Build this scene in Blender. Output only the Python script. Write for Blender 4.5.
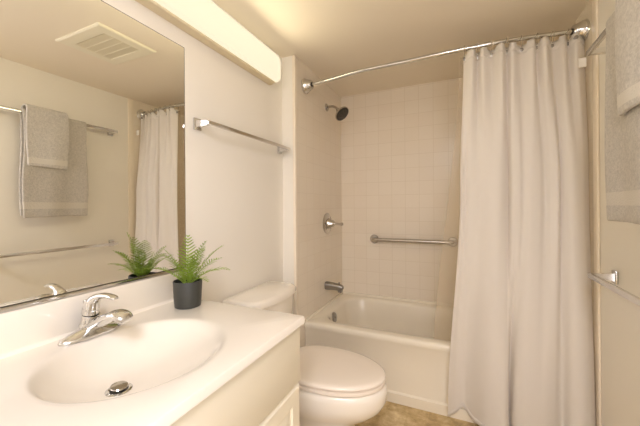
import bpy, bmesh, math, random
from mathutils import Vector, Matrix
from math import sin, cos, pi, radians

for _o in list(bpy.data.objects):
    bpy.data.objects.remove(_o)
scene = bpy.context.scene
COL = scene.collection
random.seed(7)

# ------------------------------------------------------------------ dimensions (metres)
XR = 1.645       # right wall
ZC = 2.155       # ceiling
YB = 2.604       # far wall of the tub alcove
YT = 1.748       # where the tiling starts, left
YTR = 1.826      # and right
XT = 0.095       # tiled plumbing wall
YN = -0.90       # near wall
YTUB = 1.853     # front of tub
ZCT = 0.803      # counter top


# ------------------------------------------------------------------ camera
cam_data = bpy.data.cameras.new('camera')
cam = bpy.data.objects.new('camera', cam_data)
COL.objects.link(cam)
cam_data.sensor_fit = 'HORIZONTAL'
cam_data.sensor_width = 36.0
cam_data.lens = 307.46 / 640 * 36.0
cam_data.shift_y = (206.12 - 213.0) / 640
cam_data.clip_start = 0.02
TH, ROLL = 0.4253, -0.0072
cam.matrix_world = (Matrix.Translation((1.06, 0.0, 1.175)) @ Matrix.Rotation(TH, 4, 'Z')
                    @ Matrix.Rotation(pi / 2, 4, 'X') @ Matrix.Rotation(ROLL, 4, 'Z'))
scene.camera = cam

# ------------------------------------------------------------------ world, fill lights, exposure
world = bpy.data.worlds.new('world')
scene.world = world
world.use_nodes = True
world.node_tree.nodes['Background'].inputs[0].default_value = (1.0, 0.95, 0.88, 1)
world.node_tree.nodes['Background'].inputs[1].default_value = 0.6


def area_light(name, loc, rot, sx, sy, power, color):
    l = bpy.data.lights.new(name, 'AREA')
    l.shape = 'RECTANGLE'
    l.size, l.size_y = sx, sy
    l.energy = power
    l.color = color
    o = bpy.data.objects.new(name, l)
    o.location = loc
    o.rotation_euler = rot
    COL.objects.link(o)
    return o


# added fill light in the unseen doorway of the right wall, behind the viewer (faces -x, a little towards the tub)
area_light('doorway_fill', (XR + 0.03, -0.45, 1.03), (radians(90), 0, radians(65)), 0.74, 1.9, 8.0, (0.98, 0.98, 1.12))
# added fill light under the ceiling behind the viewer, without a fitting (faces down)
area_light('ceiling_fill', (1.20, -0.60, 2.12), (0, 0, 0), 0.5, 0.5, 19.5, (0.98, 0.98, 1.12))
# light of the long fixture over the mirror (faces +x)
_tube = area_light('fixture_tube_light', (0.082, 0.92, 2.0), (0, radians(-90), 0), 0.10, 1.3, 2.1, (1.0, 0.88, 0.61))
_tube.data.spread = radians(146)

scene.view_settings.view_transform = 'Standard'
scene.view_settings.look = 'None'
scene.view_settings.gamma = 1.0
scene.view_settings.use_curve_mapping = False
scene.view_settings.exposure = 0.5
scene.cycles.max_bounces = 12
scene.cycles.diffuse_bounces = 6
scene.cycles.glossy_bounces = 6
scene.cycles.transparent_max_bounces = 12
scene.cycles.caustics_reflective = False
scene.cycles.caustics_refractive = False
scene.cycles.sample_clamp_indirect = 6.0

# ------------------------------------------------------------------ materials
def srgb(r, g, b):
    def f(c):
        c /= 255.0
        return c / 12.92 if c <= 0.04045 else ((c + 0.055) / 1.055) ** 2.4
    return (f(r), f(g), f(b), 1.0)


def mat(name, color, rough=0.5, metal=0.0, spec=0.5, coat=0.0, noise=None, bump=None):
    """principled material; noise=(scale, amount) colour mottling; bump=(scale, strength)"""
    m = bpy.data.materials.new(name)
    m.use_nodes = True
    nt = m.node_tree
    b = nt.nodes['Principled BSDF']
    b.inputs['Base Color'].default_value = color
    b.inputs['Roughness'].default_value = rough
    b.inputs['Metallic'].default_value = metal
    b.inputs['Specular IOR Level'].default_value = spec
    b.inputs['Coat Weight'].default_value = coat
    tc = nt.nodes.new('ShaderNodeTexCoord')
    if noise:
        n = nt.nodes.new('ShaderNodeTexNoise')
        n.inputs['Scale'].default_value = noise[0]
        n.inputs['Detail'].default_value = 4
        nt.links.new(tc.outputs['Object'], n.inputs['Vector'])
        r = nt.nodes.new('ShaderNodeValToRGB')
        a = noise[1]
        r.color_ramp.elements[0].position = 0.3
        r.color_ramp.elements[1].position = 0.7
        r.color_ramp.elements[0].color = (color[0] * (1 - a), color[1] * (1 - a), color[2] * (1 - a), 1)
        r.color_ramp.elements[1].color = (min(1, color[0] * (1 + a)), min(1, color[1] * (1 + a)), min(1, color[2] * (1 + a)), 1)
        nt.links.new(n.outputs['Fac'], r.inputs['Fac'])
        nt.links.new(r.outputs['Color'], b.inputs['Base Color'])
    if bump:
        n = nt.nodes.new('ShaderNodeTexNoise')
        n.inputs['Scale'].default_value = bump[0]
        n.inputs['Detail'].default_value = 3
        nt.links.new(tc.outputs['Object'], n.inputs['Vector'])
        bp = nt.nodes.new('ShaderNodeBump')
        bp.inputs['Strength'].default_value = bump[1]
        bp.inputs['Distance'].default_value = 0.004
        nt.links.new(n.outputs['Fac'], bp.inputs['Height'])
        nt.links.new(bp.outputs['Normal'], b.inputs['Normal'])
    return m


def tile_mat(name, axis, off_u, off_v):
    """square ceramic tile, 11 cm pitch; axis picks which world axis runs along the wall"""
    m = bpy.data.materials.new(name)
    m.use_nodes = True
    nt = m.node_tree
    b = nt.nodes['Principled BSDF']
    tc = nt.nodes.new('ShaderNodeTexCoord')
    sep = nt.nodes.new('ShaderNodeSeparateXYZ')
    nt.links.new(tc.outputs['Object'], sep.inputs[0])
    cmb = nt.nodes.new('ShaderNodeCombineXYZ')
    for src, off, dst in ((axis, off_u, 0), (2, off_v, 1)):
        ad = nt.nodes.new('ShaderNodeMath')
        ad.operation = 'ADD'
        ad.inputs[1].default_value = off
        nt.links.new(sep.outputs[src], ad.inputs[0])
        nt.links.new(ad.outputs[0], cmb.inputs[dst])
    br = nt.nodes.new('ShaderNodeTexBrick')
    br.offset = 0.0
    br.squash = 1.0
    br.inputs['Scale'].default_value = 1.0
    br.inputs['Brick Width'].default_value = 0.1105
    br.inputs['Row Height'].default_value = 0.1100
    br.inputs['Mortar Size'].default_value = 0.0016
    br.inputs['Mortar Smooth'].default_value = 0.3
    br.inputs['Bias'].default_value = 0.0
    br.inputs['Color1'].default_value = TILE
    br.inputs['Color2'].default_value = TILE2
    br.inputs['Mortar'].default_value = GROUT if axis == 0 else GROUT_SIDE
    nt.links.new(cmb.outputs[0], br.inputs['Vector'])
    nt.links.new(br.outputs['Color'], b.inputs['Base Color'])
    b.inputs['Roughness'].default_value = 0.22
    b.inputs['Specular IOR Level'].default_value = 0.4
    bp = nt.nodes.new('ShaderNodeBump')
    bp.invert = True
    bp.inputs['Strength'].default_value = 0.25
    bp.inputs['Distance'].default_value = 0.001
    nt.links.new(br.outputs['Fac'], bp.inputs['Height'])
    nt.links.new(bp.outputs['Normal'], b.inputs['Normal'])
    return m


PAINT = srgb(240, 235, 224)
TILE = srgb(240, 230, 213)
TILE2 = srgb(238, 227, 209)
GROUT = srgb(226, 214, 193)
GROUT_SIDE = srgb(231, 220, 201)
M = {}
M['paint'] = mat('cream_wall_paint', PAINT, 0.55, spec=0.3, bump=(180, 0.05))
M['ceiling'] = mat('ceiling_paint', srgb(240, 230, 212), 0.8, spec=0.2, bump=(120, 0.05))
M['trim'] = mat('bullnose_trim', srgb(244, 233, 214), 0.3)
M['tile_far'] = tile_mat('tile_far_wall', 0, -0.2125 + 0.1105 * 4, -0.055 + 0.11)
M['tile_side'] = tile_mat('tile_side_wall', 1, -1.80 + 0.1105 * 4, -0.055 + 0.11)
M['marble'] = mat('cultured_marble', srgb(243, 235, 221), 0.16, spec=0.5, coat=0.3, noise=(3, 0.02))
M['cabinet'] = mat('cabinet_paint', srgb(232, 223, 200), 0.4, spec=0.4)
M['porcelain'] = mat('white_porcelain', srgb(242, 235, 222), 0.08, spec=0.5, coat=0.5)
M['seat'] = mat('toilet_seat_plastic', srgb(240, 229, 214), 0.2, spec=0.5)
M['tub'] = mat('tub_enamel', srgb(238, 230, 212), 0.14, spec=0.5, coat=0.3)
M['chrome'] = mat('chrome', (0.68, 0.675, 0.66, 1), 0.06, 1.0)
M['nickel'] = mat('brushed_nickel', (0.36, 0.345, 0.32, 1), 0.30, 1.0)
M['valve'] = mat('dark_chrome', (0.60, 0.58, 0.55, 1), 0.12, 1.0)  # chrome in one darker even tone
M['steel'] = mat('satin_steel', (0.50, 0.475, 0.44, 1), 0.26, 1.0)
M['bar'] = mat('towel_bar_chrome', (0.70, 0.685, 0.66, 1), 0.16, 1.0)
M['dark'] = mat('dark_rubber_and_shade', srgb(52, 48, 44), 0.5)  # rubber parts, and the painted shade inside the drain
M['mirror'] = mat('mirror_silver', (0.90, 0.90, 0.87, 1), 0.0, 1.0)
M['mirror_edge'] = mat('mirror_edge', srgb(70, 62, 48), 0.3, 0.3)
M['housing'] = mat('fixture_housing', srgb(226, 212, 180), 0.5)
M['pot'] = mat('dark_grey_pot', srgb(62, 62, 57), 0.45, noise=(20, 0.06))
M['soil'] = mat('soil', srgb(38, 30, 22), 0.9, bump=(300, 0.8))
M['vent'] = mat('vent_plastic', srgb(238, 232, 212), 0.5)
M['vent_slat'] = mat('vent_slat_plastic', srgb(228, 220, 198), 0.6)
M['curtain'] = mat('curtain_fabric', srgb(247, 243, 237), 0.85, spec=0.1, bump=(420, 0.12))
M['tag'] = mat('tag_cloth', srgb(245, 242, 236), 0.7)
M['leaf'] = mat('fern_leaf', srgb(166, 192, 84), 0.45, spec=0.4, noise=(28, 0.35))
M['stem'] = mat('fern_stem', srgb(98, 128, 58), 0.5)
M['ring'] = mat('clear_ring', srgb(225, 215, 200), 0.15)


def translucent(m, fac):
    nt = m.node_tree
    b = nt.nodes['Principled BSDF']
    out = nt.nodes['Material Output']
    t = nt.nodes.new('ShaderNodeBsdfTranslucent')
    t.inputs['Color'].default_value = b.inputs['Base Color'].default_value
    mx = nt.nodes.new('ShaderNodeMixShader')
    mx.inputs[0].default_value = fac
    nt.links.new(b.outputs[0], mx.inputs[1])
    nt.links.new(t.outputs[0], mx.inputs[2])
    nt.links.new(mx.outputs[0], out.inputs['Surface'])


translucent(M['curtain'], 0.40)
translucent(M['leaf'], 0.2)


def clear_plastic(name, tint, opacity):
    m = bpy.data.materials.new(name)
    m.use_nodes = True
    nt = m.node_tree
    b = nt.nodes['Principled BSDF']
    b.inputs['Base Color'].default_value = tint
    b.inputs['Roughness'].default_value = 0.15
    tr = nt.nodes.new('ShaderNodeBsdfTransparent')
    tr.inputs['Color'].default_value = (0.97, 0.95, 0.91, 1)
    mx = nt.nodes.new('ShaderNodeMixShader')
    mx.inputs[0].default_value = opacity
    nt.links.new(tr.outputs[0], mx.inputs[1])
    tl_ = nt.nodes.new('ShaderNodeBsdfTranslucent')
    tl_.inputs['Color'].default_value = tint
    m2 = nt.nodes.new('ShaderNodeMixShader')
    m2.inputs[0].default_value = 0.5
    nt.links.new(b.outputs[0], m2.inputs[1])
    nt.links.new(tl_.outputs[0], m2.inputs[2])
    nt.links.new(m2.outputs[0], mx.inputs[2])
    nt.links.new(mx.outputs[0], nt.nodes['Material Output'].inputs['Surface'])
    return m


M['liner'] = clear_plastic('clear_liner', srgb(246, 240, 228), 0.20)
M['clear_ring'] = clear_plastic('clear_ring_plastic', srgb(240, 232, 215), 0.35)


def emission(name, color, strength):
    m = bpy.data.materials.new(name)
    m.use_nodes = True
    b = m.node_tree.nodes['Principled BSDF']
    b.inputs['Base Color'].default_value = srgb(120, 116, 104)
    b.inputs['Roughness'].default_value = 0.35
    b.inputs['Emission Color'].default_value = color
    b.inputs['Emission Strength'].default_value = strength
    return m


M['diffuser'] = emission('lit_diffuser', (1.0, 0.89, 0.65, 1), 0.64)


def towel_mat(name, color, zb0, zb1):
    """terry cloth; the woven border lies between heights zb0 and zb1 (object space)"""
    m = mat(name, color, 0.95, spec=0.05)
    nt = m.node_tree
    b = nt.nodes['Principled BSDF']
    b.inputs['Sheen Weight'].default_value = 0.25
    tc = nt.nodes.new('ShaderNodeTexCoord')
    sep = nt.nodes.new('ShaderNodeSeparateXYZ')
    nt.links.new(tc.outputs['Object'], sep.inputs[0])
    inside = None
    for op, v in (('GREATER_THAN', zb0), ('LESS_THAN', zb1)):
        k = nt.nodes.new('ShaderNodeMath')
        k.operation = op
        k.inputs[1].default_value = v
        nt.links.new(sep.outputs[2], k.inputs[0])
        if inside is None:
            inside = k
        else:
            mu = nt.nodes.new('ShaderNodeMath')
            mu.operation = 'MULTIPLY'
            nt.links.new(inside.outputs[0], mu.inputs[0])
            nt.links.new(k.outputs[0], mu.inputs[1])
            inside = mu
    n = nt.nodes.new('ShaderNodeTexNoise')
    n.inputs['Scale'].default_value = 170
    n.inputs['Detail'].default_value = 3
    nt.links.new(tc.outputs['Object'], n.inputs['Vector'])
    n2 = nt.nodes.new('ShaderNodeTexNoise')
    n2.inputs['Scale'].default_value = 75
    n2.inputs['Detail'].default_value = 4
    nt.links.new(tc.outputs['Object'], n2.inputs['Vector'])
    ad = nt.nodes.new('ShaderNodeMath')
    ad.operation = 'ADD'
    nt.links.new(n.outputs['Fac'], ad.inputs[0])
    nt.links.new(n2.outputs['Fac'], ad.inputs[1])
    rp = nt.nodes.new('ShaderNodeValToRGB')
    rp.color_ramp.elements[0].position = 0.35
    rp.color_ramp.elements[1].position = 0.65
    rp.color_ramp.elements[0].color = (color[0] * 0.80, color[1] * 0.80, color[2] * 0.80, 1)
    rp.color_ramp.elements[1].color = (color[0] * 1.12, color[1] * 1.12, color[2] * 1.12, 1)
    hf = nt.nodes.new('ShaderNodeMath')
    hf.operation = 'MULTIPLY'
    hf.inputs[1].default_value = 0.5
    nt.links.new(ad.outputs[0], hf.inputs[0])
    nt.links.new(hf.outputs[0], rp.inputs['Fac'])
    mx = nt.nodes.new('ShaderNodeMix')
    mx.data_type = 'RGBA'
    mx.inputs[7].default_value = (min(1, color[0] * 1.14), min(1, color[1] * 1.14), min(1, color[2] * 1.12), 1)
    nt.links.new(inside.outputs[0], mx.inputs[0])
    nt.links.new(rp.outputs['Color'], mx.inputs[6])
    nt.links.new(mx.outputs[2], b.inputs['Base Color'])
    bp = nt.nodes.new('ShaderNodeBump')
    bp.inputs['Strength'].default_value = 0.7
    bp.inputs['Distance'].default_value = 0.004
    nt.links.new(n.outputs['Fac'], bp.inputs['Height'])
    nt.links.new(bp.outputs['Normal'], b.inputs['Normal'])
    return m


def floor_mat():
    m = bpy.data.materials.new('vinyl_stone_floor')
    m.use_nodes = True
    nt = m.node_tree
    b = nt.nodes['Principled BSDF']
    b.inputs['Roughness'].default_value = 0.4
    tc = nt.nodes.new('ShaderNodeTexCoord')
    mp = nt.nodes.new('ShaderNodeMapping')
    mp.inputs['Rotation'].default_value = (0, 0, radians(0))
    mp.inputs['Location'].default_value = (0.14, 0.03, 0)
    nt.links.new(tc.outputs['Object'], mp.inputs['Vector'])
    br = nt.nodes.new('ShaderNodeTexBrick')
    br.offset = 0.5
    br.inputs['Scale'].default_value = 1.0
    br.inputs['Brick Width'].default_value = 0.23
    br.inputs['Row Height'].default_value = 0.15
    br.inputs['Mortar Size'].default_value = 0.003
    br.inputs['Color1'].default_value = (0.25, 0.25, 0.25, 1)
    br.inputs['Color2'].default_value = (0.75, 0.75, 0.75, 1)
    br.inputs['Mortar'].default_value = (0.62, 0.62, 0.62, 1)
    nt.links.new(mp.outputs[0], br.inputs['Vector'])
    n = nt.nodes.new('ShaderNodeTexNoise')
    n.inputs['Scale'].default_value = 16
    n.inputs['Detail'].default_value = 8
    n.inputs['Roughness'].default_value = 0.7
    nt.links.new(tc.outputs['Object'], n.inputs['Vector'])
    mx = nt.nodes.new('ShaderNodeMix')
    mx.data_type = 'RGBA'
    mx.inputs[0].default_value = 0.72
    nt.links.new(br.outputs['Color'], mx.inputs[6])
    nt.links.new(n.outputs['Color'], mx.inputs[7])
    sp = nt.nodes.new('ShaderNodeRGBToBW')
    nt.links.new(mx.outputs[2], sp.inputs[0])
    rp = nt.nodes.new('ShaderNodeValToRGB')
    e = rp.color_ramp.elements
    e[0].position = 0.36
    e[0].color = srgb(128, 106, 72)
    e[1].position = 0.66
    e[1].color = srgb(232, 214, 172)
    k = e.new(0.5)
    k.color = srgb(190, 164, 116)
    nt.links.new(sp.outputs[0], rp.inputs[0])
    nt.links.new(rp.outputs[0], b.inputs['Base Color'])
    return m


M['floor'] = floor_mat()


# ------------------------------------------------------------------ mesh helpers
def link(name, bm, material, parent=None, smooth=38):
    me = bpy.data.meshes.new(name)
    bmesh.ops.recalc_face_normals(bm, faces=bm.faces)
    bm.to_mesh(me)
    bm.free()
    for ml in (material if isinstance(material, (list, tuple)) else [material]):
        me.materials.append(ml)
    if smooth:
        for p in me.polygons:
            p.use_smooth = True
        me.set_sharp_from_angle(angle=radians(smooth))
    o = bpy.data.objects.new(name, me)
    COL.objects.link(o)
    if parent is not None:
        o.parent = parent
        o.matrix_parent_inverse = Matrix.Translation(-Vector(parent.location))
    return o


def tag(o, label, cat, group=None):
    o['label'] = label
    o['category'] = cat
    if group:
        o['group'] = group
    return o


def thing(name, loc, label, cat, group=None):
    o = bpy.data.objects.new(name, None)
    o.empty_display_size = 0.05
    o.location = loc
    COL.objects.link(o)
    return tag(o, label, cat, group)


def structure(name, bm, material, smooth=0, parent=None):
    o = link(name, bm, material, parent, smooth)
    if parent is None:
        o['kind'] = 'structure'
    return o


def box(bm, x0, x1, y0, y1, z0, z1, bevel=0.0, seg=2):
    r = bmesh.ops.create_cube(bm, size=1.0)
    vs = r['verts']
    for v in vs:
        v.co = Vector((x0 + (v.co.x + .5) * (x1 - x0), y0 + (v.co.y + .5) * (y1 - y0), z0 + (v.co.z + .5) * (z1 - z0)))
    if bevel:
        es = list({e for v in vs for e in v.link_edges})
        bmesh.ops.bevel(bm, geom=es, offset=bevel, segments=seg, profile=0.5, affect='EDGES', clamp_overlap=True)
    return bm


def new():
    return bmesh.new()


def rings(bm, loops, cap0=True, cap1=True, closed=True):
    """skin a list of equally long point loops"""
    vv = [[bm.verts.new(p) for p in lp] for lp in loops]
    n = len(vv[0])
    for a, b in zip(vv, vv[1:]):
        for i in range(n if closed else n - 1):
            j = (i + 1) % n
            bm.faces.new((a[i], a[j], b[j], b[i]))
    if cap0:
        bm.faces.new(vv[0][::-1])
    if cap1:
        bm.faces.new(vv[-1])
    return vv


def frame(t):
    t = t.normalized()
    up = Vector((0, 0, 1)) if abs(t.z) < 0.95 else Vector((1, 0, 0))
    a = t.cross(up).normalized()
    return a, a.cross(t).normalized()


def sweep(bm, path, radii, n=14, expo=2.0):
    """tube along a path; radii are r or (side, vertical) half sizes"""
    path = [Vector(p) for p in path]
    if not isinstance(radii, (list, tuple)) or (len(radii) == 2 and len(path) != 2 and not isinstance(radii[0], (tuple, list))):
        radii = [radii] * len(path)
    loops = []
    for i, p in enumerate(path):
        t = path[min(i + 1, len(path) - 1)] - path[max(i - 1, 0)]
        a, b = frame(t)
        r = radii[i]
        ra, rb = (r, r) if not isinstance(r, (tuple, list)) else r
        lp = []
        for k in range(n):
            th = 2 * pi * k / n
            c, s = cos(th), sin(th)
            c = math.copysign(abs(c) ** (2 / expo), c)
            s = math.copysign(abs(s) ** (2 / expo), s)
            lp.append(p + a * ra * c + b * rb * s)
        loops.append(lp)
    rings(bm, loops)
    return bm


def lathe(bm, origin, axis, prof, n=28):
    """revolve (distance along axis, radius) pairs"""
    o, ax = Vector(origin), Vector(axis).normalized()
    a, b = frame(ax)
    loops = []
    for d, r in prof:
        r = max(r, 1e-4)
        loops.append([o + ax * d + (a * cos(2 * pi * k / n) + b * sin(2 * pi * k / n)) * r for k in range(n)])
    rings(bm, loops)
    return bm


def catmull(pts, m):
    pts = [Vector(p) for p in pts]
    P = [2 * pts[0] - pts[1]] + pts + [2 * pts[-1] - pts[-2]]
    out = []
    for i in range(len(pts) - 1):
        p0, p1, p2, p3 = P[i:i + 4]
        for k in range(m):
            t = k / m
            out.append(0.5 * ((2 * p1) + (p2 - p0) * t + (2 * p0 - 5 * p1 + 4 * p2 - p3) * t * t
                              + (3 * p1 - p0 - 3 * p2 + p3) * t ** 3))
    out.append(pts[-1])
    return out


def rrect(x0, x1, y0, y1, z, r, n=8):
    """rounded rectangle loop with 4*(n+1) points"""
    out = []
    for cx, cy, a0 in ((x1 - r, y1 - r, 0), (x0 + r, y1 - r, pi / 2), (x0 + r, y0 + r, pi), (x1 - r, y0 + r, 3 * pi / 2)):
        for k in range(n + 1):
            a = a0 + (pi / 2) * k / n
            out.append((cx + r * cos(a), cy + r * sin(a), z))
    return out


def subdiv_bevel(o, width, seg=2):
    md = o.modifiers.new('edge_bevel', 'BEVEL')
    md.width = width
    md.segments = seg
    md.limit_method = 'ANGLE'
    return o


# ------------------------------------------------------------------ the room
structure('floor', box(new(), -0.12, XR + 0.12, YN - 0.12, YB + 0.12, -0.06, 0.0), M['floor'])
structure('ceiling', box(new(), -0.12, XR + 0.12, YN - 0.12, YB + 0.12, ZC, ZC + 0.06), M['ceiling'])
structure('wall_left', box(new(), -0.12, 0.0, YN - 0.12, YB + 0.12, 0.0, ZC), M['paint'])
# right wall; the unseen doorway behind the viewer is placed for the fill light
_b = new()
box(_b, XR, XR + 0.12, YN - 0.12, -0.85, 0.0, ZC)
box(_b, XR, XR + 0.12, -0.05, YB + 0.12, 0.0, ZC)
box(_b, XR, XR + 0.12, -0.85, -0.05, 2.03, ZC)
structure('wall_right', _b, M['paint'])
structure('wall_far', box(new(), 0.0, XR, YB, YB + 0.12, 0.0, ZC), M['tile_far'])
structure('wall_near', box(new(), 0.0, XR, YN - 0.12, YN, 0.0, ZC), M['paint'])
_b = new()
box(_b, XR - 0.015, XR, -0.90, -0.85, 0.0, 2.09)
box(_b, XR - 0.015, XR, -0.05, 0.01, 0.0, 2.09)
box(_b, XR - 0.015, XR, -0.85, -0.05, 2.03, 2.09)
structure('door_1', _b, M['trim'])  # casing of the unseen doorway added for the fill
# furred-out plumbing wall: painted end, tiled face
_b = new()
box(_b, 0.0, XT, YT, YB, 0.0, ZC)
for f in _b.faces:
    f.material_index = 1 if f.calc_center_median().x > XT - 1e-4 else 0
structure('wall_tub_left', _b, [M['paint'], M['tile_side']])
structure('wall_tub_right', box(new(), XR - 0.008, XR, YTR + 0.02, YB, 0.0, ZC), M['tile_side'])
# bullnose edges of the tiling, left and right
structure('trim_1', box(new(), XT - 0.016, XT + 0.004, YT - 0.005, YT + 0.017, 0.0, ZC, 0.004), M['trim'], 30)
structure('trim_2', box(new(), XR - 0.011, XR, YTR - 0.026, YTR + 0.024, 0.0, ZC, 0.005), M['trim'], 30)
# caulked joint line is the tub flange; baseboards
structure('baseboard_left', box(new(), 0.0, 0.012, 0.94, YT, 0.0, 0.09, 0.004), M['trim'], 30)
structure('baseboard_right', box(new(), XR - 0.012, XR, 0.012, YTR - 0.028, 0.0, 0.09, 0.004), M['trim'], 30)

# ------------------------------------------------------------------ bathtub
tub = thing('bathtub', (0.86, 2.23, 0.0), 'cream white alcove bathtub with a stepped apron against the tiled wall', 'bathtub')
_b = new()
X0, X1, Y1 = XT + 0.001, XR - 0.009, YB - 0.001
ZR = 0.391
L = []
for (ya, z, r) in ((YTUB - 0.006, 0.0, .006), (YTUB - 0.006, 0.056, .006), (YTUB + 0.006, 0.064, .006), (YTUB + 0.012, 0.20, .006),
                   (YTUB + 0.010, 0.335, .006), (YTUB + 0.002, 0.352, .006), (YTUB, 0.362, .006), (YTUB, 0.376, .008),
                   (YTUB + 0.004, 0.386, .01), (YTUB + 0.012, ZR, .014)):
    L.append(rrect(X0, X1, ya, Y1, z, r))
L.append(rrect(X0 + 0.085, X1 - 0.06, YTUB + 0.072, Y1 - 0.058, ZR, 0.15))
L.append(rrect(X0 + 0.093, X1 - 0.07, YTUB + 0.082, Y1 - 0.066, ZR - 0.006, 0.15))
L.append(rrect(X0 + 0.102, X1 - 0.08, YTUB + 0.090, Y1 - 0.074, ZR - 0.022, 0.15))
L.append(rrect(X0 + 0.125, X1 - 0.14, YTUB + 0.10, Y1 - 0.085, 0.25, 0.15))
L.append(rrect(X0 + 0.15, X1 - 0.22, YTUB + 0.12, Y1 - 0.105, 0.12, 0.15))
L.append(rrect(X0 + 0.18, X1 - 0.27, YTUB + 0.15, Y1 - 0.135, 0.075, 0.13))
L.append(rrect(X0 + 0.24, X1 - 0.33, YTUB + 0.21, Y1 - 0.19, 0.062, 0.09))
rings(_b, L)
link('shell', _b, M['tub'], tub, 45)
# raised back and end flange where the tub meets the tile
_b = new()
box(_b, X0, X1, Y1 - 0.016, Y1, ZR - 0.01, ZR + 0.018, 0.006)
box(_b, X0, X0 + 0.014, YTUB + 0.012, Y1, ZR - 0.01, ZR + 0.016, 0.006)
link('tile_flange', _b, M['tub'], tub)
_b = new()
lathe(_b, (0.200, 2.135, 0.342), (0.98, 0, 0.18), ((-0.01, .038), (0.006, .038), (0.011, .034), (0.013, .012), (0.0135, 0)))
ov = link('overflow_plate', _b, M['nickel'], tub)
_b = new()
lathe(_b, (0.2125, 2.135, 0.3444), (0.98, 0, 0.18), ((-0.003, .006), (0.003, .006), (0.005, .003), (0.0052, 0)), 12)
link('screw', _b, M['steel'], ov)

# ------------------------------------------------------------------ tub fittings on the plumbing wall
t = thing('tub_spout', (XT, 2.235, 0.545), 'grey metal bathtub spout with a diverter knob below the shower valve', 'spout')
_b = new()
sweep(_b, [(XT + 0.0, 2.235, .548), (XT + .012, 2.235, .548), (XT + .05, 2.235, .547), (XT + .09, 2.235, .545), (XT + .118, 2.235, .541),
           (XT + .134, 2.235, .534), (XT + .140, 2.235, .528)],
      [(.029, .031), (.030, .032), (.028, .030), (.026, .027), (.024, .026), (.020, .022), (.010, .012)], 20, 2.6)
box(_b, XT + .104, XT + .137, 2.217, 2.253, .505, .535, .006)
link('body', _b, M['nickel'], t)
_b = new()
lathe(_b, (XT + .112, 2.235, .560), (0, 0, 1), ((0, .004), (.012, .004), (.013, .008), (.021, .008), (.023, .004), (.0235, 0)), 14)
link('diverter_knob', _b, M['nickel'], t)

t = thing('shower_valve', (XT, 2.262, 1.036), 'round chrome shower valve plate with a lever on the tiled wall', 'shower valve')
_b = new()
lathe(_b, (XT, 2.262, 1.036), (1, 0, 0), ((0, .083), (.004, .083), (.010, .074), (.014, .045), (.016, .034), (.0165, 0)), 40)
link('escutcheon', _b, M['valve'], t)
_b = new()
lathe(_b, (XT + .014, 2.262, 1.036), (1, 0, 0), ((0, .042), (.012, .040), (.024, .030), (.040, .027), (.048, .020), (.050, 0)), 28)
hub = link('hub', _b, M['valve'], t)
_b = new()
sweep(_b, [(XT + .045, 2.262, 1.036), (XT + .075, 2.262, 1.034), (XT + .11, 2.262, 1.032), (XT + .130, 2.262, 1.032), (XT + .138, 2.262, 1.032)],
      [.014, .0105, .0095, .015, .008], 14)
link('lever', _b, M['valve'], t)

t = thing('showerhead', (XT, 2.27, 1.97), 'round shower head with a dark spray face on a short bent arm', 'shower head')
_b = new()
lathe(_b, (XT, 2.27, 1.965), (1, 0, 0), ((0, .031), (.004, .030), (.012, .020), (.014, .011), (.0145, 0)), 24)
link('flange', _b, M['steel'], t)
_b = new()
sweep(_b, catmull([(XT + .004, 2.27, 1.965), (XT + .05, 2.262, 1.965), (XT + .085, 2.255, 1.950), (XT + .105, 2.25, 1.928)], 5), .0095, 12)
link('arm', _b, M['steel'], t)
hd = Vector((0.62, -0.20, -0.62)).normalized()
hp = Vector((XT + .100, 2.251, 1.932))
_b = new()
lathe(_b, hp, hd, ((0, .012), (.012, .018), (.024, .018), (.032, .024), (.05, .050), (.060, .060), (.068, .061), (.070, .057)), 32)
hb = link('head_shell', _b, M['steel'], t)
_b = new()
lathe(_b, hp + hd * .068, hd, ((0, .056), (.004, .055), (.006, .046), (.0065, 0)), 32)
sp = link('spray_face', _b, M['dark'], t)
_b = new()
a_, b_ = frame(hd)
for rr, cnt in ((.014, 6), (.027, 12), (.039, 18)):
    for k in range(cnt):
        c = hp + hd * .0735 + (a_ * cos(2 * pi * k / cnt) + b_ * sin(2 * pi * k / cnt)) * rr
        lathe(_b, c, hd, ((0, .0018), (.003, .0014), (.0031, 0)), 6)
link('nozzles', _b, M['steel'], sp)

t = thing('grab_bar', (0.70, YB, 0.889), 'straight brushed steel grab bar on the tiled wall above the tub', 'grab bar')
_b = new()
sweep(_b, catmull([(.393, YB, .889), (.393, YB - .030, .889), (.405, YB - .047, .889), (.43, YB - .052, .889), (.70, YB - .052, .889),
                   (.975, YB - .052, .889), (1.0, YB - .047, .889), (1.012, YB - .03, .889), (1.012, YB, .889)], 4), .0155, 18)
link('bar', _b, M['steel'], t)
for gx in (.393, 1.012):
    _b = new()
    lathe(_b, (gx, YB, .889), (0, -1, 0), ((0, .038), (.004, .038), (.010, .033), (.011, .015)), 30)
    link('wall_flange', _b, M['steel'], t)

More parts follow.
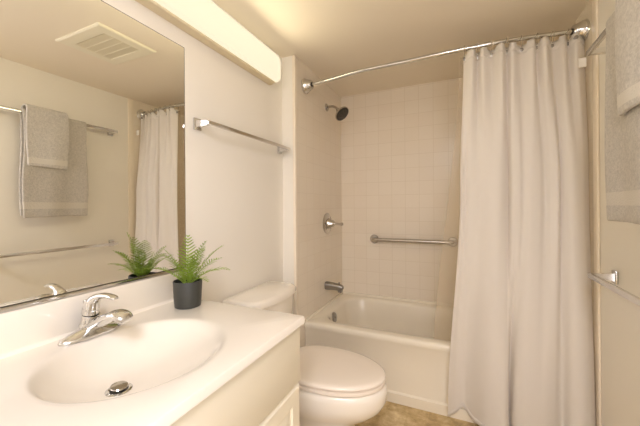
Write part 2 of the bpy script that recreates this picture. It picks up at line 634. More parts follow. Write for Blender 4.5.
# ------------------------------------------------------------------ curtain rod, rings, curtain, liner
ZROD = 2.0
ROD = [(0.128, 1.882, 2.0005), (0.312, 1.866, 2.005), (0.509, 1.839, 2.010), (0.791, 1.843, 2.016), (1.019, 1.844, 2.021), (1.27, 1.857, 2.027),
       (1.44, 1.886, 2.031), (1.594, 1.920, 2.035)]
t = thing('curtain_rod', (0.86, 1.82, ZROD), 'long curved chrome shower curtain rod across the tub under the ceiling', 'curtain rod')
RODP = catmull(ROD, 8)
_b = new()
sweep(_b, RODP, .0115, 16)
link('rod', _b, M['chrome'], t)
for (px, py, dx, dy) in ((XT + .001, 1.886, 1, -.12), (XR - .009, 1.932, -1, -.22)):
    s = 1 if dx > 0 else 1.0
    _b = new()
    pz = 2.0 if dx > 0 else 2.036
    lathe(_b, (px, py, pz), (dx, dy if dx > 0 else dy, 0), ((0, .050), (.010, .050), (.013, .046), (.020, .045), (.023, .042), (.048, .033), (.056, .031), (.060, .026), (.0605, .012)), 32)
    fl = link('end_flange', _b, M['chrome'], t)
    _b = new()
    lathe(_b, Vector((px, py, pz)) + Vector((dx, dy, 0)).normalized() * .059, (dx, dy, 0), ((0, .015), (.007, .015), (.0075, .0116)), 20)
    link('rubber_collar', _b, M['dark'], fl)


def rod_y(x):
    for p, q in zip(RODP, RODP[1:]):
        if p.x <= x <= q.x:
            return p.y + (q.y - p.y) * (x - p.x) / (q.x - p.x)
    return RODP[-1].y


def rod_z(x):
    return 2.0 + 0.036 * (x - 0.1) / 1.54


def resample(pts, n):
    d = [0]
    for p, q in zip(pts, pts[1:]):
        d.append(d[-1] + (q - p).length)
    out = []
    j = 0
    for i in range(n):
        s = d[-1] * i / (n - 1)
        while j < len(pts) - 2 and d[j + 1] < s:
            j += 1
        k = (s - d[j]) / max(1e-9, d[j + 1] - d[j])
        out.append(pts[j].lerp(pts[j + 1], min(1, max(0, k))))
    return out


NS = 220


def remap(x, x_fold2):
    ks = ((.9, .9), (1.11, 1.11), (1.222, 1.283), (x_fold2, 1.50), (1.7, 1.7))
    for (a, fa), (b, fb) in zip(ks, ks[1:]):
        if a <= x <= b:
            return fa + (fb - fa) * (x - a) / (b - a)
    return x


BOT = resample(catmull([Vector((remap(x, 1.44), y, 0)) for x, y in (
    (.997, 1.795), (1.03, 1.826), (1.068, 1.840), (1.10, 1.826), (1.15, 1.765), (1.19, 1.745), (1.214, 1.762), (1.220, 1.815), (1.226, 1.815),
    (1.235, 1.770), (1.265, 1.752), (1.31, 1.750), (1.36, 1.756), (1.40, 1.778), (1.43, 1.806), (1.45, 1.806), (1.475, 1.775),
    (1.52, 1.762), (1.565, 1.782), (1.612, 1.832))], 8), NS)
MID = resample(catmull([Vector((remap(x, 1.478), y if x > 1.53 else 1.79 + (y - 1.79) * .75, 0)) for x, y in (
    (1.066, 1.80), (1.075, 1.787), (1.092, 1.80), (1.11, 1.785), (1.14, 1.79), (1.17, 1.77), (1.20, 1.772), (1.222, 1.82), (1.228, 1.82),
    (1.24, 1.775), (1.275, 1.768), (1.30, 1.784), (1.335, 1.772), (1.375, 1.782), (1.405, 1.808), (1.43, 1.79), (1.46, 1.778), (1.478, 1.812), (1.49, 1.80),
    (1.525, 1.785), (1.57, 1.812), (1.612, 1.858))], 8), NS)
_tp = []
NP = 8
for i in range(NP * 2 + 1):
    x = 1.087 + (1.630 - 1.087) * i / (NP * 2)
    if i % 2 == 1:
        x += (0.008, -0.009, 0.006, -0.010, 0.010, -0.004, 0.009, -0.007)[i // 2]
    y = rod_y(min(x, 1.594)) + ((-0.026, -0.020, -0.03, -0.018, -0.024, -0.03, -0.016, -0.026, -0.02)[i // 2] if i % 2 else 0.014)
    _tp.append(Vector((x, y, 0)))
TOP = resample(catmull(_tp, 8), NS)
MID = [Vector((1.06 + (p.x - 1.06) * 1.018, p.y * 1.018, 0)) for p in MID]
ZT0, ZB0 = 1.972, 0.036


def mixp(a, b, t):
    return a.lerp(b, t)


def sm(t):
    t = min(1, max(0, t))
    return t * t * (3 - 2 * t)


def curtain_pt(i, v):
    """v = 0 at the top hem, 1 at the bottom"""
    if v < 0.36:
        p = mixp(TOP[i], MID[i], sm(v / 0.36))
    else:
        p = mixp(MID[i], BOT[i], sm((v - 0.36) / 0.64))
    zt = rod_z(TOP[i].x) - 0.028
    z = zt + (ZB0 - zt) * v
    if v < 0.12:
        z += (0.008 if TOP[i].y < rod_y(min(TOP[i].x, 1.594)) - 0.004 else -0.004) * (1 - v / 0.12)
    if v > 0.9:       # the lower hem is caught up where it lies against the tub
        z += 0.040 * math.exp(-((p.x - 1.072) / 0.030) ** 2) * sm((v - 0.9) / 0.1)
    return Vector((p.x, p.y, z))


cur = thing('shower_curtain', (1.3, 1.80, 0.036), 'white fabric shower curtain gathered on the right, falling outside the tub', 'shower curtain')
_b = new()
NV = 70
VS = [(k / NV) for k in range(NV + 1)]
rings(_b, [[curtain_pt(i, v) for i in range(NS)] for v in VS], False, False, False)
o = link('cloth', _b, M['curtain'], cur, 180)
md = o.modifiers.new('thickness', 'SOLIDIFY')
md.thickness = 0.0022
md.offset = 0
# stitched hem bands, a little thicker than the cloth
for nm, va, vb in (('top_hem', 0.0, 0.022), ('bottom_hem', 0.988, 1.0)):
    _b = new()
    rings(_b, [[curtain_pt(i, va + (vb - va) * k / 3) for i in range(NS)] for k in range(4)], False, False, False)
    o = link(nm, _b, M['curtain'], cur, 180)
    md = o.modifiers.new('thickness', 'SOLIDIFY')
    md.thickness = 0.0046
    md.offset = 0
_b = new()
c = Vector((1.604, 1.868, 1.855))
box(_b, c.x - .016, c.x + .014, c.y - .004, c.y + .0, c.z - .022, c.z + .022, .001)
tg = link('care_tag', _b, M['tag'], cur)
tg['label'] = 'small white cloth care tag on the curtain edge'
# grommets and rings
ring_specs = []
for i in range(0, NP * 2 + 1, 2):
    p = _tp[i]
    x = min(1.588, max(1.092, p.x))
    ring_specs.append(x)
for k, x in enumerate(ring_specs):
    yy = rod_y(x)
    _b = new()
    idx = min(range(NS), key=lambda q: abs(TOP[q].x - x))
    lathe(_b, curtain_pt(idx, 0.011) + Vector((0, -.006, 0)), (0, 1, 0), ((0, .006), (.001, .0095), (.011, .0095), (.012, .006)), 16)
    link('grommet', _b, M['nickel'], cur)
_words = ['first', 'second', 'third', 'fourth', 'fifth', 'sixth', 'seventh', 'eighth', 'ninth', 'tenth']
rp = None
for k, x in enumerate(ring_specs):
    yy = rod_y(x)
    if rp is None:
        _b = new()
        pr = []
        loops = []
        for a in range(28):
            th = 2 * pi * a / 28
            cc = Vector((0, .024 * cos(th), -.0135 + .027 * sin(th)))
            rad = Vector((0, cos(th), sin(th)))
            loops.append([cc + rad * (.0016 * cos(2 * pi * q / 8)) + Vector((.0016 * sin(2 * pi * q / 8), 0, 0)) for q in range(8)])
        loops.append(loops[0])
        rings(_b, loops, False, False)
        bmesh.ops.remove_doubles(_b, verts=_b.verts, dist=1e-6)
        ring = link('curtain_ring', _b, M['clear_ring'])
        rp = ring
    else:
        ring = rp.copy()
        COL.objects.link(ring)
    ring.location = (x, yy, rod_z(x) + 0.0005)
    tag(ring, 'clear plastic curtain ring on the chrome rod, %s from the curtain\'s left edge' % _words[k], 'curtain ring', 'rings holding the shower curtain')

# clear liner hanging inside the tub
LT = resample(catmull([Vector((x, y, 0)) for x, y in (
    (1.070, 1.835), (1.09, 1.850), (1.12, 1.835), (1.16, 1.852), (1.20, 1.836), (1.25, 1.852), (1.30, 1.838), (1.35, 1.854), (1.40, 1.842), (1.46, 1.86), (1.56, 1.876))], 6), 90)
LT = [Vector((1.06 + (p.x - 1.06) * 1.02, rod_y(min(p.x * 1.01, 1.59)) + (0.030 + (p.y - 1.845) * .8), 0)) for p in LT]
LB = resample(catmull([Vector((x, y, 0)) for x, y in (
    (.905, 1.955), (.94, 1.97), (.975, 1.952), (1.02, 1.965), (1.07, 1.95), (1.14, 1.965), (1.22, 1.952), (1.30, 1.968), (1.38, 1.955), (1.44, 1.97), (1.48, 1.96))], 6), 90)
_b = new()
rings(_b, [[Vector((LT[i].lerp(LB[i], sm(v) * .6 + v * .4).x, LT[i].lerp(LB[i], v).y, (rod_z(LT[i].x) - .034) + (0.20 - (rod_z(LT[i].x) - .034)) * v)) for i in range(90)] for v in [k / 40 for k in range(41)]], False, False, False)
o = link('shower_liner', _b, M['liner'], None, 180)
md = o.modifiers.new('thickness', 'SOLIDIFY')
md.thickness = 0.0006
tag(o, 'clear plastic shower liner hanging inside the tub behind the white curtain', 'shower liner')

# ------------------------------------------------------------------ towel bars


def towel_bar(x_wall, sgn, y0, y1, z, label, off=0.075, hh=0.008):
    """square-section bar; sgn=+1 when the room lies towards +x"""
    t = thing('towel_bar', (x_wall, (y0 + y1) / 2, z), label, 'towel bar', 'square chrome towel bars')
    xb = x_wall + sgn * off
    _b = new()
    box(_b, min(xb - .006, xb + .006), xb + .006, y0 - .008, y1 + .008, z - hh, z + hh, .0012)
    link('bar', _b, M['bar'], t)
    for y in (y0, y1):
        _b = new()
        a, b = sorted((x_wall, x_wall + sgn * .010))
        box(_b, a, b, y - .021, y + .021, z - .026, z + .026, .003)
        pl = link('mounting_plate', _b, M['chrome'], t)
        _b = new()
        rings(_b, [[(x_wall + sgn * d, y - w, z - h), (x_wall + sgn * d, y + w, z - h), (x_wall + sgn * d, y + w, z + h), (x_wall + sgn * d, y - w, z + h)]
                   for d, w, h in ((.009, .014, .017), (.03, .010, .012), (off - .006, .008, .009))])
        link('post', _b, M['bar'], t)
    return t


towel_bar(0.0, 1, 1.018, 1.704, 1.541, 'empty square chrome towel bar on the wall beside the mirror')
towel_bar(XR, -1, 0.86, 1.648, 1.812, 'upper chrome towel bar on the right wall holding the grey towels', 0.085, 0.0105)
towel_bar(XR, -1, 0.86, 1.648, 0.875, 'empty lower chrome towel bar on the right wall below the grey towels', 0.085, 0.0105)


def towel(name, y0, y1, x_front, x_back, z_top, zf, zbk, thick, zb, label, cat, color, seed, parent=None):
    rnd = random.Random(seed)
    ph = [rnd.uniform(0, 6.28) for _ in range(6)]
    prof = []
    n = 26
    for k in range(n + 1):
        prof.append((x_front, zf + (z_top - .02 - zf) * k / n))
    xm, hw = (x_front + x_back) / 2, abs(x_back - x_front) / 2
    for k in range(1, 10):
        a = pi - pi * k / 10
        prof.append((xm + hw * cos(a), z_top - .02 + (hw) * sin(a)))
    for k in range(12 + 1):
        prof.append((x_back, z_top - .02 - (z_top - .02 - zbk) * k / 12))
    ny = 30
    _b = new()
    L = []
    for j, (x, z) in enumerate(prof):
        row = []
        for i in range(ny + 1):
            y = y0 + (y1 - y0) * i / ny
            hang = min(1, max(0, (z_top - z) / 0.25))
            front = 1 if j <= n else 0
            w = .004 * sin(14 * (y - y0) + ph[0] + 2 * z) + .003 * sin(31 * (y - y0) + ph[1] - 3 * z)
            w += -.006 * sin(pi * i / ny)
            ey = (0.006 * sin(9 * z + ph[2])) * (1 if i > ny / 2 else -1) * abs(i / ny - .5) * 2
            row.append((x + w * hang * front, y + ey, z + .004 * sin(8 * y + ph[3]) * (1 if j in (0,) else 0)))
        L.append(row)
    rings(_b, L, False, False, False)
    m = towel_mat(name + '_terry', color, zb[0], zb[1])
    o = link(name, _b, m, None, 180)
    sd = o.modifiers.new('thickness', 'SOLIDIFY')
    sd.thickness = thick
    sd.offset = 0
    bv = o.modifiers.new('soft_edge', 'BEVEL')
    bv.width = thick * .4
    bv.segments = 3
    bv.limit_method = 'ANGLE'
    bv.angle_limit = radians(60)
    tag(o, label, cat)
    return o


TC = srgb(196, 190, 181)
bx = XR - 0.085
towel('bath_towel', 1.030, 1.412, bx - .0175, bx + .0175, 1.829, 1.113, 1.125, .015, (1.170, 1.215),
      'large grey terry bath towel folded over the upper right bar', 'towel', TC, 3)
towel('hand_towel', 1.046, 1.278, bx - .037, bx + .037, 1.845, 1.452, 1.50, .014, (1.474, 1.512),
      'small light grey hand towel laid over the grey bath towel', 'towel', srgb(205, 200, 193), 5)

# ------------------------------------------------------------------ mirror
t = thing('wall_mirror', (0.0, 0.2, 0.923), 'large frameless wall mirror above the vanity counter', 'mirror')
_b = new()
box(_b, -0.004, 0.0012, -0.55, 0.952, 0.9255, 1.850)
for f in _b.faces:
    f.material_index = 0 if f.normal.x > .9 else 1
link('mirror_glass', _b, [M['mirror'], M['mirror_edge']], t, 0)
_b = new()
box(_b, -0.004, 0.0011, -0.55, 0.954, 0.9236, 0.9254)
box(_b, -0.004, 0.0011, 0.9521, 0.954, 0.9254, 1.852)
box(_b, -0.004, 0.0011, -0.55, 0.9521, 1.8501, 1.852)
link('dark_edge', _b, M['mirror_edge'], t, 0)
_b = new()
box(_b, 0.0005, 0.010, -0.55, 0.954, 0.9125, 0.9235, .001)
link('bottom_channel', _b, M['bar'], t)

# ------------------------------------------------------------------ light fixture
t = thing('vanity_light', (0.0, 0.9, 1.93), 'long lit fluorescent wall light above the mirror', 'light fixture')


def yz_rrect(x, y0, y1, z0, z1, r, n=6):
    out = []
    for cy, cz, a0 in ((y1 - r, z1 - r, 0), (y0 + r, z1 - r, pi / 2), (y0 + r, z0 + r, pi), (y1 - r, z0 + r, 3 * pi / 2)):
        for k in range(n + 1):
            a = a0 + (pi / 2) * k / n
            out.append((x, cy + r * cos(a), cz + r * sin(a)))
    return out


FY0, FY1, FZ0, FZ1 = 0.20, 1.630, 1.917, 2.094
_b = new()
rings(_b, [yz_rrect(x, FY0 + i, FY1 - i, FZ0 + i, FZ1 - i, .036) for x, i in ((0.0005, .004), (.010, .003), (.012, .004))])
box(_b, .001, .048, FY0 + .030, FY1 - .042, FZ0 + .003, FZ0 + .0165, .006)
link('housing', _b, M['housing'], t)
_b = new()
rings(_b, [yz_rrect(x, FY0 + i, FY1 - i, FZ0 + .016 + i * .5, FZ1 - i, .036) for x, i in ((.0125, .001), (.050, .001), (.061, .003), (.067, .007), (.070, .016))])
link('diffuser', _b, M['diffuser'], t)

# ------------------------------------------------------------------ ceiling vent (seen in the mirror)
t = thing('exhaust_vent', (0.87, 1.168, ZC), 'square white ceiling exhaust vent reflected in the mirror', 'vent')
vx0, vx1, vy0, vy1 = 0.669, 1.077, 0.996, 1.340
_b = new()
outer = [(vx0, vy0), (vx1, vy0), (vx1, vy1), (vx0, vy1)]
ins = lambda d: [(vx0 + d, vy0 + d), (vx1 - d, vy0 + d), (vx1 - d, vy1 - d), (vx0 + d, vy1 - d)]
rings(_b, [[(x, y, ZC - .0005) for x, y in ins(0)], [(x, y, ZC - .006) for x, y in ins(0.001)], [(x, y, ZC - .011) for x, y in ins(.010)],
           [(x, y, ZC - .011) for x, y in ins(.066)], [(x, y, ZC - .004) for x, y in ins(.070)]], True, True)
link('frame', _b, M['vent'], t, 25)
gx0, gx1, gy0, gy1 = vx0 + .071, vx1 - .071, vy0 + .071, vy1 - .071
for k in range(4):
    cell0 = gy0 + (gy1 - gy0) * k / 4 + .0035
    cell1 = gy0 + (gy1 - gy0) * (k + 1) / 4 - .0035
    _b = new()
    ns = 22
    for q in range(ns):
        x = gx0 + (gx1 - gx0) * (q + .15) / ns
        box(_b, x, x + .0082, cell0, cell1, ZC - .0102, ZC - .0045)
    link('grille', _b, M['vent_slat'], t, 0)
for k in (1, 2, 3):
    yy = gy0 + (gy1 - gy0) * k / 4
    link('divider', box(new(), gx0, gx1, yy - .0034, yy + .0034, ZC - .0106, ZC - .0045), M['vent'], t, 0)

# ------------------------------------------------------------------ vanity cabinet
VY0, VY1, VXF = -0.50, 0.922, 0.548
t = thing('vanity_cabinet', (0.27, 0.2, 0.0), 'cream painted vanity cabinet with raised panel doors under the counter', 'cabinet')
_b = new()
box(_b, 0.001, VXF, VY0, VY0 + .018, 0.10, 0.776, .0015)
box(_b, 0.001, VXF, VY1 - .018, VY1, 0.10, 0.776, .0015)
box(_b, VXF - .018, VXF, VY0 + .017, VY1 - .017, 0.10, 0.776, .0015)
box(_b, 0.001, .012, VY0 + .017, VY1 - .017, 0.10, 0.776)
box(_b, 0.011, VXF - .017, VY0 + .017, VY1 - .017, 0.10, 0.118)
box(_b, 0.001, VXF - .06, VY0 + .01, VY1 - .01, 0.0, 0.101)
link('body', _b, M['cabinet'], t)
_b = new()
box(_b, VXF, .565, VY0 + .003, VY1 - .001, 0.587, 0.770, .0015)
link('false_front', _b, M['cabinet'], t)


def raised_door(y0, y1, z0, z1):
    _b = new()
    x0, x1 = VXF, .567
    def lp(d, x):
        return [(x, y0 + d, z0 + d), (x, y1 - d, z0 + d), (x, y1 - d, z1 - d), (x, y0 + d, z1 - d)]
    rings(_b, [lp(0, x0), lp(0, x1 - .010), lp(.004, x1 - .003), lp(.009, x1), lp(.052, x1), lp(.056, x1 - .007), lp(.064, x1 - .008), lp(.086, x1 - .001), lp(.09, x1 - .001)])
    return link('door', _b, M['cabinet'], t, 20)


dw = (VY1 - VY0 - .006) / 3
for k in range(3):
    y0 = VY0 + .003 + dw * k
    d = raised_door(y0 + .0015, y0 + dw - .0015, .115, .580)
    _b = new()
    ky = y0 + (.03 if k % 2 else dw - .03)
    if k == 2:
        ky = y0 + .03
    lathe(_b, (.5665, ky, .53), (1, 0, 0), ((0, .007), (.010, .006), (.016, .014), (.024, .013), (.027, .006), (.0275, 0)), 18)
    link('knob', _b, M['nickel'], d)

# ------------------------------------------------------------------ vanity top with moulded basin
vt = thing('countertop', (0.29, 0.21, 0.777), 'cream cultured marble vanity top with a moulded oval basin', 'countertop')
CX, CY, AX, AY = 0.300, 0.540, 0.203, 0.222
NT = 96
XF, YF, YS = 0.577, 0.932, -0.515
ZB = 0.777


def sq_loop(z, d=0.0, r=.008):
    """slab outline, sampled by angle about the basin centre, counter-clockwise"""
    out = []
    for k in range(NT):
        a = 2 * pi * k / NT
        dx, dy = cos(a), sin(a)
        ts = []
        if dx > 1e-9: ts.append((XF - d - CX) / dx)
        if dx < -1e-9: ts.append((0.001 - CX) / dx)
        if dy > 1e-9: ts.append((YF - d - CY) / dy)
        if dy < -1e-9: ts.append((YS + d - CY) / dy)
        tt = min(ts)
        out.append([CX + dx * tt, CY + dy * tt, z])
    # snap the nearest sample onto each corner so the outline stays sharp
    for cx, cy in ((XF - d, YF - d), (XF - d, YS + d), (0.001, YF - d), (0.001, YS + d)):
        j = min(range(NT), key=lambda q: (out[q][0] - cx) ** 2 + (out[q][1] - cy) ** 2)
        out[j][0], out[j][1] = cx, cy
    return [tuple(p) for p in out]


def oval(s, z, dx=0.0):
    out = []
    for k in range(NT):
        a = 2 * pi * k / NT
        out.append((CX + dx + AX * s * cos(a), CY + AY * s * sin(a), z))
    return out


DRX, DRY = 0.256, 0.508
_b = new()
L = [sq_loop(ZB, 0.0), sq_loop(ZCT - .006, 0.0), sq_loop(ZCT - .0015, .0018), sq_loop(ZCT, .006)]
DEP = 0.100
BAS = [(1.06, 0.0), (1.02, 0.0004), (1.0, 0.0013), (.98, 0.0032), (.96, .0065), (.93, .0125)]
BAS += [(q, .0125 + (DEP - .0125) * (1 - (q / .93) ** 2.3) ** 0.92) for q in (.89, .84, .78, .70, .6, .5, .4, .3, .2, .10)]
for s, dz in BAS:
    k = (1 - s) / .9 if s < 1 else 0
    cxs = (DRX - CX) * min(1, k * 1.1)
    lo = oval(s, ZCT - dz, cxs)
    cys = (DRY - CY) * min(1, k * 1.1)
    L.append([(x, y + cys, z) for x, y, z in lo])
rings(_b, L, False, True)
# underside bowl keeps the slab closed
link('basin_slab', _b, M['marble'], vt, 40)
_b = new()
box(_b, 0.001, 0.020, YS, YF, ZCT - .002, 0.912, .004, 3)
# cove where splash meets deck
cv = []
for y in (YS + .002, YF - .002):
    cv.append([(0.015, y, ZCT - .001), (0.015, y, ZCT + .016)] + [(0.019 + .014 * (1 - cos(a)), y, ZCT + .014 - .0145 * sin(a)) for a in [pi / 2 * k / 6 for k in range(7)]])
rings(_b, cv)
link('backsplash', _b, M['marble'], vt)
_b = new()
lathe(_b, (DRX, DRY, ZCT - DEP - .0006), (0, 0, 1), ((0, .024), (.0005, .031), (.003, .0305), (.0045, .025), (.003, .0215), (.0005, .021)), 30)
dr = link('drain_flange', _b, M['chrome'], vt)
_b = new()
lathe(_b, (DRX, DRY, ZCT - DEP + .0004), (0, 0, 1), ((0, .0207), (.0012, .0207), (.0013, 0)), 24)
link('drain_shade_disc', _b, M['dark'], dr)  # solid dark disc, shade painted in place of an open drain
_b = new()
lathe(_b, (DRX, DRY, ZCT - DEP + .002), (0.10, 0, 1), ((0, .006), (.006, .007), (.0065, .0200), (.009, .0212), (.0110, .0195), (.0118, .010), (.0120, 0)), 28)
st = link('stopper', _b, M['valve'], dr)

# ------------------------------------------------------------------ faucet
f = thing('faucet', (0.075, 0.54, ZCT), 'chrome single lever centerset faucet behind the basin', 'faucet')
FX, FY = 0.078, 0.543
_b = new()
Lf = []
for z, sx, sy, ex in ((ZCT, .027, .082, 2.3), (ZCT + .004, .0275, .083, 2.3), (ZCT + .010, .026, .080, 2.2), (ZCT + .017, .022, .066, 2.0), (ZCT + .024, .019, .044, 2.0), (ZCT + .030, .014, .020, 2.0)):
    lp = []
    for k in range(40):
        a = 2 * pi * k / 40
        c, s = cos(a), sin(a)
        lp.append((FX + sx * math.copysign(abs(c) ** (2 / ex), c), FY + sy * math.copysign(abs(s) ** (2 / ex), s) * (1 if abs(s) < .99 else 1.0), z))
    Lf.append(lp)
rings(_b, Lf)
link('base_plate', _b, M['chrome'], f, 60)
_b = new()
sweep(_b, catmull([(FX - .012, FY, ZCT + .010), (FX - .010, FY, ZCT + .035), (FX - .002, FY, ZCT + .062)], 5),
      [(.026, .024)] * 5 + [(.023, .021)] * 6, 22)
link('body', _b, M['chrome'], f, 60)
_b = new()
pth = catmull([(FX - .006, FY, ZCT + .022), (FX + .035, FY + .002, ZCT + .042), (FX + .080, FY + .004, ZCT + .062), (FX + .110, FY + .006, ZCT + .072), (FX + .132, FY + .0075, ZCT + .069), (FX + .145, FY + .008, ZCT + .057)], 4)
rr = []
for k in range(len(pth)):
    u = k / (len(pth) - 1)
    w = .020 + .006 * sin(pi * min(1, u * 1.05)) + .002 * u
    h = .017 - .003 * u
    if u > .86:
        w *= 1 - ((u - .86) / .14) ** 2 * .45
        h *= 1 - ((u - .86) / .14) ** 2 * .5
    rr.append((w, h))
sweep(_b, pth, rr, 22)
spt = link('spout', _b, M['chrome'], f, 60)
_b = new()
lathe(_b, (FX + .127, FY + .0075, ZCT + .060), (0.25, 0, -1), ((0, .011), (.010, .011), (.011, .009), (.0112, 0)), 20)
link('aerator', _b, M['nickel'], spt)
_b = new()
hpth = catmull([(FX - .006, FY, ZCT + .064), (FX - .001, FY, ZCT + .082), (FX + .012, FY + .001, ZCT + .104), (FX + .040, FY + .003, ZCT + .118), (FX + .075, FY + .005, ZCT + .121), (FX + .102, FY + .007, ZCT + .116)], 4)
hr = []
for k in range(len(hpth)):
    u = k / (len(hpth) - 1)
    if u < .22:
        hr.append((.022, .021))
    elif u < .55:
        q = (u - .22) / .33
        hr.append((.022 - .010 * q, .021 - .012 * q))
    else:
        q = (u - .55) / .45
        hr.append((.012 - .001 * q, .009 - .004 * q))
hr[-1] = (.007, .003)
sweep(_b, hpth, hr, 20)
link('lever_handle', _b, M['chrome'], f, 60)
_b = new()
lathe(_b, (0.036, FY + .006, ZCT), (0, 0, 1), ((0, .003), (.078, .003), (.080, .0045), (.092, .0062), (.096, .005), (.097, 0)), 14)
link('lift_rod', _b, M['chrome'], f)

# ------------------------------------------------------------------ potted fern
PX, PY = 0.127, 0.848
pf = thing('potted_fern', (PX, PY, ZCT), 'small artificial green fern in a dark grey pot on the counter corner', 'plant')
_b = new()
lathe(_b, (PX, PY, ZCT), (0, 0, 1), ((0.0002, .043), (.002, .046), (.03, .0485), (.094, .0515), (.097, .0505), (.097, .0480), (.088, .0472), (.084, .0470)), 40)
link('pot', _b, M['pot'], pf)
_b = new()
lathe(_b, (PX, PY, ZCT + .078), (0, 0, 1), ((0, .0465), (.005, .0465), (.008, .03), (.009, 0)), 24)
link('soil', _b, M['soil'], pf)


def frond(az, length, lift, droop, seed):
    """one pinnate fern frond; az azimuth, lift start elevation, droop bend"""
    rnd = random.Random(seed)
    n = 15
    hdir = Vector((cos(az), sin(az), 0))
    p = Vector((PX, PY, ZCT + .082)) + hdir * .010
    el = lift
    pts = []
    for k in range(n + 1):
        pts.append(p.copy())
        p = p + (hdir * cos(el) + Vector((0, 0, 1)) * sin(el)) * (length / n)
        el -= droop / n * (0.4 + 1.2 * k / n)
    _b = new()
    sweep(_b, pts, [.0016 - .0012 * k / n for k in range(n + 1)], 6)
    st = len(_b.faces)
    side = hdir.cross(Vector((0, 0, 1))).normalized()
    for k in range(2, n + 1):
        u = k / n
        t = (pts[min(k + 1, n)] - pts[k - 1]).normalized()
        nrm = side.cross(t).normalized()
        ll = length * .20 * (sin(pi * (0.12 + .86 * u)) ** .8) * rnd.uniform(.88, 1.1) + .004
        for s in (-1, 1):
            d = (side * s * .88 + t * .50 + nrm * rnd.uniform(.02, .22)).normalized()
            w = length / n * .40
            base = pts[k]
            ww = t * w
            a = base + ww * .45
            bpt = base - ww * .45
            m1 = base + d * ll * .45 + ww * .62
            m2 = base + d * ll * .45 - ww * .50
            q1 = base + d * ll * .8 + ww * .55
            q2 = base + d * ll * .8 - ww * .15
            tip = base + d * ll + ww * .55 - nrm * ll * .12
            vs = [_b.verts.new(x) for x in (a, bpt, m2, m1, q2, q1, tip)]
            _b.faces.new((vs[0], vs[1], vs[2], vs[3]))
            _b.faces.new((vs[3], vs[2], vs[4], vs[5]))
            _b.faces.new((vs[5], vs[4], vs[6]))
    me_faces = list(_b.faces)
    # leaf blades get real thickness
    leaf = [fc for fc in me_faces[st:]]
    ex = bmesh.ops.solidify(_b, geom=leaf, thickness=.0005)
    for fc in _b.faces:
        fc.material_index = 0
    return link('frond', _b, M['leaf'], pf, 40)


# (azimuth deg from +x, length, start elevation deg, droop deg)
for i, (az, ln, el, dr_) in enumerate((
        (10, .175, 78, 30), (335, .150, 64, 45), (300, .13, 55, 60), (40, .185, 62, 35), (75, .16, 50, 55), (100, .15, 68, 40), (140, .14, 58, 50),
        (180, .10, 66, 40), (215, .13, 52, 60), (250, .16, 50, 55), (275, .165, 66, 42), (20, .165, 42, 62), (350, .12, 36, 65), (120, .11, 80, 20),
        (320, .19, 82, 16), (230, .15, 74, 30), (60, .12, 40, 60))):
    frond(radians(az), ln, radians(el), radians(dr_), 40 + i)

# ------------------------------------------------------------------ toilet
TY = 1.362
tl = thing('toilet', (0.4, TY, 0.0), 'white two piece toilet with its lid closed beside the vanity', 'toilet')


def egg(z, xb, xf, b, n=56, back=2.6, xm=None):
    """plan outline, pointed towards +x; xb back end, xf front tip, b half width"""
    if xm is None:
        xm = xb + (xf - xb) * .45
    out = []
    for k in range(n):
        a = 2 * pi * k / n
        c, s = cos(a), sin(a)
        if c >= 0:
            x = xm + (xf - xm) * c
            y = b * s
        else:
            x = xm + (xm - xb) * math.copysign(abs(c) ** (2 / back), c)
            y = b * math.copysign(abs(s) ** (2 / back), s)
        out.append((x, TY + y, z))
    return out


_b = new()
rings(_b, [egg(.0, .20, .60, .112), egg(.018, .20, .60, .112), egg(.03, .205, .592, .104), egg(.10, .20, .590, .100), egg(.155, .19, .605, .110), egg(.20, .17, .650, .133),
           egg(.235, .16, .705, .156), egg(.268, .15, .740, .174), egg(.305, .15, .759, .184), egg(.342, .15, .762, .186), egg(.360, .15, .759, .184), egg(.369, .153, .751, .177), egg(.3692, .20, .70, .14)])
link('bowl', _b, M['porcelain'], tl, 60)
_b = new()
rings(_b, [egg(.377, .246, .749, .177), egg(.379, .243, .754, .182), egg(.3905, .243, .754, .182), egg(.393, .246, .750, .178)])
link('seat', _b, M['seat'], tl)
_b = new()
rings(_b, [egg(.4000, .246, .750, .178), egg(.402, .243, .755, .183), egg(.409, .243, .755, .183), egg(.415, .248, .748, .176), egg(.418, .26, .735, .163),
           egg(.4195, .30, .69, .12), egg(.420, .40, .55, .05)])
link('lid', _b, M['seat'], tl, 60)
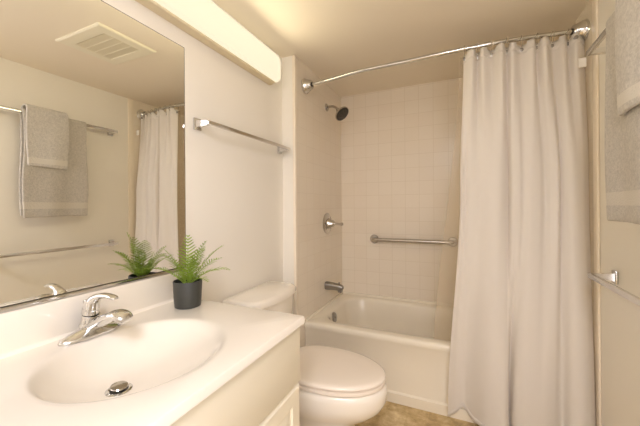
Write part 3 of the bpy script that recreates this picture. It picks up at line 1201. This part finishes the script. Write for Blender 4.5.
for dy in (-.075, .075):
    _b = new()
    lathe(_b, (.240, TY + dy - .022, .390), (0, 1, 0), ((0, .010), (.002, .0145), (.042, .0145), (.044, .010)), 16)
    link('hinge', _b, M['seat'], tl)


def tank_loop(z, x0, x1, hw, bow, r, n=10):
    """tank outline with a bowed front"""
    out = []
    m = 14
    for k in range(m + 1):                      # front, -y to +y
        u = -1 + 2 * k / m
        out.append((x1 + bow * (1 - u * u) - (r * 1.0) * max(0, (abs(u) - .86) / .14) ** 2, TY + hw * u, z))
    for k in range(5):
        out.append((x1 - r - (x1 - r - x0 - .008) * (k + .5) / 5, TY + hw, z))
    for k in range(7):
        u = 1 - 2 * k / 6
        out.append((x0, TY + (hw - .006) * u, z))
    for k in range(5):
        out.append((x0 + .008 + (x1 - r - x0 - .008) * (k + .5) / 5, TY - hw, z))
    return out


_b = new()
rings(_b, [tank_loop(.372, .03, .165, .175, .02, .02), tank_loop(.385, .025, .172, .185, .022, .022), tank_loop(.60, .018, .185, .199, .030, .025),
           tank_loop(.690, .015, .19, .203, .033, .025)])
link('tank', _b, M['porcelain'], tl, 50)
_b = new()
rings(_b, [tank_loop(.690, .013, .196, .206, .036, .028), tank_loop(.693, .011, .199, .209, .038, .028), tank_loop(.716, .011, .199, .209, .038, .028),
           tank_loop(.725, .015, .194, .204, .036, .028), tank_loop(.7285, .024, .182, .193, .034, .026)])
link('tank_lid', _b, M['porcelain'], tl, 50)
_b = new()
lathe(_b, (.186, TY - .155, .645), (1, 0, 0), ((0, .016), (.012, .016), (.018, .010), (.019, 0)), 18)
sweep(_b, [(.208, TY - .155, .645), (.217, TY - .13, .643), (.220, TY - .09, .638), (.219, TY - .07, .636)], [(.006, .008), (.005, .007), (.005, .007), (.004, .005)], 10)
link('flush_lever', _b, M['chrome'], tl)
for dy in (-.095, .095):
    _b = new()
    lathe(_b, (.33, TY + dy, .012), (0, 0, 1), ((0, .018), (.006, .018), (.018, .013), (.023, .006), (.0235, 0)), 16)
    link('bolt_cap', _b, M['porcelain'], tl)
